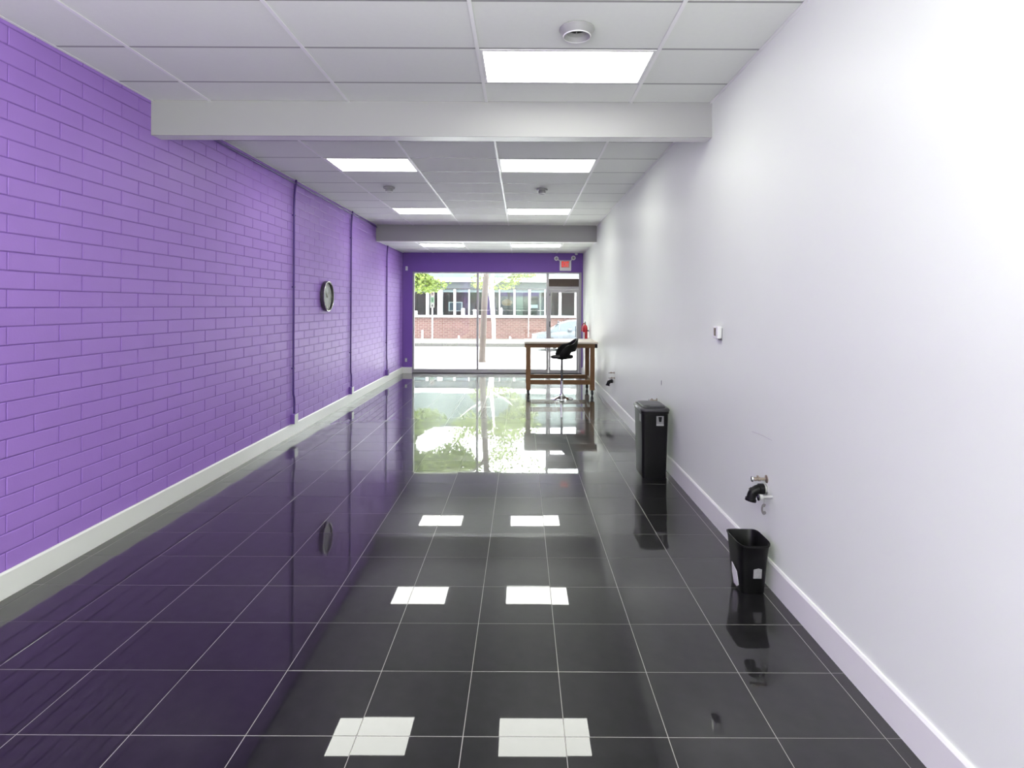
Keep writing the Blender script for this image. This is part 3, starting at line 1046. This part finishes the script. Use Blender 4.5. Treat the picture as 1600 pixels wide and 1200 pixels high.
e = tag(empty('display_board', (0, 0, 0)), 'framed blue board in the window of the building opposite', 'board')
MB().box(bx(697.5), bx(720), BY + 1.0, BY + 1.06, bz(487), bz(472), .01).build('frame', M['mull'], e)
MB().box(bx(699.5), bx(718), BY + .98, BY + 1.0, bz(485.5), bz(473.5)).build('panel', M['blue_scr'], e)
inside('green_locker', 806.5, 817, 453, 494.5, 'green_p', 'tall pale green locker in the window of the building opposite', 'locker', .8)
inside('grey_cabinet', 845, 851, 463, 494.5, 'blind', 'pale blue cabinet in the window of the building opposite', 'cabinet', .8, .5)
inside('dark_cabinet', 722, 741, 475, 494.5, 'fascia', 'dark grey cabinet in the window of the building opposite', 'cabinet', .9, .5)
inside('white_board', 829, 841, 476, 481.5, 'mull', 'small white board in the window of the building opposite', 'board', .9)
pl = empty('hanging_lamp', (bx(791.5), 1.0, bz(472.5)))
pl.parent = ob
MB().lathe([(.0, -.20), (.22, -.19), (.34, -.06), (.32, .08), (.12, .20), (0, .21)], 24).build('shade', M['orange'], pl, smooth=True)
MB().tube([(0, 0, .2), (0, 0, bz(450) - bz(472.5))], .012, 6).build('cord', M['steel'], pl)
pl['label'] = 'round orange lamp shade'

# ------------------------------------------------------------------ bollards and parking sign
for px, y0_, y1_, lab in ((660, 516, 543.5, 'thin white post on the far kerb, left of the parking sign'),
                          (716.8, 524.5, 543.5, 'thin white post on the far kerb, between parking sign and window bar'),
                          (797, 526, 544, 'thin white post on the far kerb, beside the pale trunk')):
    Yb_ = 30.1
    b0 = W(px, y1_, Yb_)
    zt = W(px, y0_, Yb_).z
    e = tag(empty('bollard', (b0.x, Yb_, -.19)), lab, 'bollard', 'white posts on the far kerb')
    MB().lathe([(0, 0), (.045, 0), (.045, zt + .19 - .03), (.03, zt + .19), (0, zt + .19)], 14).build('post', M['band'], e, smooth=True)
    MB().lathe([(.045, 0), (.09, 0), (.09, .02), (.045, .03)], 14).build('foot_plate', M['kerb'], e)
PY = 31.5
b0 = W(675.5, 538, PY)
ps = tag(empty('parking_sign', (b0.x, PY, -.2)), 'white street parking sign with a red ring and green letter on a thin pole', 'street sign')
zt = W(675.5, 455, PY).z + .2
z1 = W(675.5, 463, PY).z + .2
z2 = W(675.5, 474, PY).z + .2
z3 = W(675.5, 481, PY).z + .2
MB().tube([(0, 0, 0), (0, 0, zt)], .03, 8).build('pole', M['mull'], ps)
for nm, a, b_ in (('upper_plate', z1 + .01, zt), ('middle_plate', z2 + .01, z1), ('lower_plate', z3, z2)):
    MB().box(-.115, .115, -.05, -.04, a, b_, .003).build(nm, M['sign_w'], ps)
zc_ = (z1 + zt) / 2
MB().lathe([(.065, .05), (.085, .05), (.085, .054), (.065, .054), (.065, .05)], 20, Matrix.Translation((0, 0, zc_)) @ Matrix.Rotation(R(90), 4, 'X')).build('red_ring', M['sign_r'], ps)
MB().box(-.03, .03, -.054, -.05, zc_ - .04, zc_ + .04).build('symbol', M['black'], ps)
MB().box(-.09, .09, -.054, -.05, z2 + .05, z1 - .05).build('green_block', M['sign_g'], ps)
MB().box(-.02, .02, -.058, -.054, z2 + .10, z1 - .12).build('symbol', M['black'], ps)
MB().box(-.03, .03, -.054, -.05, z3 + .08, z2 - .08).build('symbol', M['black'], ps)


# ------------------------------------------------------------------ trees
def tree(name, base, path, radii, bark, branches, crowns, leafm, nleaf, size, lab):
    e = tag(empty(name, base), lab, 'tree')
    tr = MB()
    tr.tube(path, radii, 14)
    for pth, rr in branches:
        tr.tube(pth, rr, 8)
    tr.build('trunk', M[bark], e, smooth=True)
    vs_, fs = [], []
    for (c, rad, share) in crowns:
        for _ in range(int(nleaf * share)):
            d = Vector((random.gauss(0, 1), random.gauss(0, 1), random.gauss(0, 1))).normalized() * (random.random() ** .45)
            # clumping
            p_ = Vector(c) + Vector((d.x * rad[0], d.y * rad[1], d.z * rad[2]))
            cl_ = math.sin(p_.x * 2.3 + p_.z * 1.1) + math.sin(p_.y * 2.1 + p_.x) + math.sin(p_.z * 2.9 - p_.y)
            if cl_ < -.25:
                continue
            u = Vector((random.gauss(0, 1), random.gauss(0, 1), random.gauss(0, .6))).normalized()
            v = u.cross(Vector((random.gauss(0, 1), random.gauss(0, 1), random.gauss(0, 1)))).normalized()
            s = size * random.uniform(.6, 1.3)
            n0 = len(vs_)
            k_ = u.cross(v) * s * .15
            vs_ += [p_ - u * s, p_ - v * s * .45 + k_, p_ + u * s, p_ + v * s * .45 + k_]
            fs += [(n0, n0 + 1, n0 + 2), (n0, n0 + 2, n0 + 3)]
    me = bpy.data.meshes.new('foliage')
    me.from_pydata(vs_, [], fs)
    me.materials.append(M[leafm])
    fo = bpy.data.objects.new('foliage', me)
    COL.objects.link(fo)
    fo.parent = e
    tag(fo, kind='stuff')
    return e


TY_ = 18.6
b0 = W(753.2, 573, TY_)
tt = W(759.8, 427, TY_)
dx = tt.x - b0.x
tree('street_tree', (b0.x, TY_, -.03), [(0, 0, -.02), (0, 0, .1), (dx * .25, 0, 1.0), (dx * .6, 0, 2.0), (dx, 0, 2.85), (dx * 1.3, .05, 3.8), (dx * 1.2, .1, 4.8), (.1, .2, 6.2)],
     [.14, .105, .095, .095, .092, .085, .07, .03], 'bark',
     [([(dx, 0, 3.1), (-.6, .4, 3.9), (-1.5, .7, 4.8)], [.05, .035, .015]), ([(dx * 1.2, 0, 3.4), (.9, -.2, 4.2), (1.9, .2, 5.2)], [.05, .035, .015]),
      ([(dx * 1.2, 0, 3.9), (.1, 1.0, 4.8), (-.3, 1.8, 5.6)], [.04, .03, .01])],
     [((.3, .6, 5.2), (2.4, 1.8, 1.5), .75), ((1.0, 1.0, 4.0), (1.8, 1.2, .8), .12), ((-1.4, .8, 4.1), (1.2, 1.2, .9), .13)], 'leaf_b', 7000, .07,
     'slender street tree with a grey-brown trunk right outside the window')
tree('leafy_tree', (-6.4, 22.6, -.35), [(0, 0, 0), (.05, 0, 1.5), (.0, .1, 3.0), (.2, .1, 4.5), (.1, 0, 6.5)], [.2, .16, .14, .1, .04], 'bark',
     [([(0, .1, 2.6), (1.0, .0, 3.2), (2.4, -.2, 3.5)], [.07, .05, .015]), ([(0, .1, 3.2), (-1.2, .3, 4.2), (-2.0, .3, 5)], [.06, .04, .02]),
      ([(.1, .1, 3.6), (1.4, .6, 4.6), (2.6, .7, 5.4)], [.06, .04, .02])],
     [((.6, 0, 5.4), (3.6, 2.4, 1.9), .60), ((2.6, .0, 3.3), (1.3, .9, .75), .16), ((3.1, 0, 4.3), (1.7, 1.3, 1.2), .34), ((3.9, 0, 5.0), (2.0, 1.2, 1.0), .14)], 'leaf_a', 42000, .072,
     'dense green tree reaching into the window view beside the purple wall')
b0 = W(771.8, 538, 31.6)
tree('pale_tree', (b0.x, 31.6, -.2), [(0, 0, 0), (0, 0, .15), (-.02, 0, 1.0), (-.10, 0, 2.0), (-.12, 0, 3.2), (0, 0, 4.5), (.1, 0, 6)], [.12, .09, .10, .12, .10, .07, .03], 'pale_bark',
     [([(-.04, 0, 1.35), (-.16, 0, 2.2), (-.34, 0, 3.2), (-.9, 0, 4.2)], [.06, .07, .06, .03]), ([(-.12, 0, 3.0), (.8, 0, 3.6), (1.6, .1, 4.4)], [.05, .03, .01]),
      ([(-.1, 0, 3.2), (-1.2, 0, 3.9), (-2, .1, 4.6)], [.05, .03, .01])],
     [((.1, 0, 5.3), (2.6, 1.8, 1.6), .72), ((.0, 0, 3.3), (1.5, .8, .55), .12), ((1.2, 0, 4.0), (1.3, 1, .7), .16)], 'leaf_b', 12000, .085,
     'pale-trunked young tree on the far sidewalk')


# ------------------------------------------------------------------ parked car
def car(loc, rz, lab):
    e = tag(empty('parked_car', loc, rz), lab, 'car')
    # local frame: length along x (front at -x), width along y
    def section(x, zb, zt, w_, tum):
        return [(x, -w_ / 2, zb), (x, -w_ / 2 - .02, (zb + zt) / 2), (x, -w_ / 2 + .05 + tum, zt), (x, w_ / 2 - .05 - tum, zt), (x, w_ / 2 + .02, (zb + zt) / 2), (x, w_ / 2, zb)]
    body = MB()
    xs_ = [(-2.2, .35, .62, 1.35), (-2.1, .22, .74, 1.6), (-1.7, .18, .84, 1.72), (-.9, .18, .92, 1.76), (0, .18, .94, 1.78), (1.0, .18, .96, 1.78), (1.7, .2, 1.0, 1.74), (2.1, .25, .98, 1.66), (2.2, .38, .80, 1.5)]
    body.loft([section(x, a, b_, w_, .03) for x, a, b_, w_ in xs_])
    body.build('body', M['car'], e, smooth=True)
    cab = MB()
    cs = [(-1.4, .90, .93, 1.5), (-.95, .90, 1.24, 1.36), (-.45, .92, 1.40, 1.28), (.4, .92, 1.45, 1.26), (1.1, .94, 1.38, 1.26), (1.85, .96, 1.02, 1.4)]
    cab.loft([[(x, -.80, a), (x, -w_ / 2, b_), (x, w_ / 2, b_), (x, .80, a)] for x, a, b_, w_ in cs])
    cab.build('windows', M['car_glass'], e, smooth=True)
    rf = MB()
    rf.loft([[(x, -w_ / 2 - .01, b_ - .03), (x, -w_ / 2 + .05, b_ + .02), (x, w_ / 2 - .05, b_ + .02), (x, w_ / 2 + .01, b_ - .03)] for x, a, b_, w_ in cs[1:5]])
    rf.build('roof', M['car'], e, smooth=True)
    for x in (-.95, .1, 1.05):
        pl_ = MB().tube([(x, -.83, .93), (x + .05, -.67, 1.38)], .025, 6).tube([(x, .83, .93), (x + .05, .67, 1.38)], .025, 6)
        pl_.build('pillar', M['car'], e)
    for x in (-1.35, 1.35):
        for s_ in (-1, 1):
            w_ = MB().lathe([(0, -.10), (.30, -.10), (.33, -.07), (.33, .07), (.30, .10), (0, .10)], 24, Matrix.Translation((x, s_ * .80, .33)) @ Matrix.Rotation(R(90), 4, 'X')).build('wheel', M['tyre'], e, smooth=True)
            MB().lathe([(0, -.115), (.10, -.115), (.20, -.108), (.20, .108), (.10, .115), (0, .115)], 18, Matrix.Translation((x, s_ * .80, .33)) @ Matrix.Rotation(R(90), 4, 'X')).build('hubcap', M['mull'], w_)
    MB().box(-2.24, 2.24, -.75, .75, .38, .50, .02).build('bumper', M['mull'], e)
    for s_ in (-1, 1):
        MB().box(-2.16, -2.0, s_ * .68 - .12, s_ * .68 + .12, .62, .74, .02).build('headlight', M['mull'], e)
        MB().box(2.03, 2.18, s_ * .72 - .10, s_ * .72 + .10, .74, .88, .02).build('tail_light', M['tail'], e)
    MB().box(-.55, -.35, -1.0, -.85, .95, 1.05, .02).build('wing_mirror', M['car'], e)
    return e


car((WX(833, 28.2) + 2.15, 28.2, -.35), 0, 'silver car parked along the far kerb, seen through the glass door')
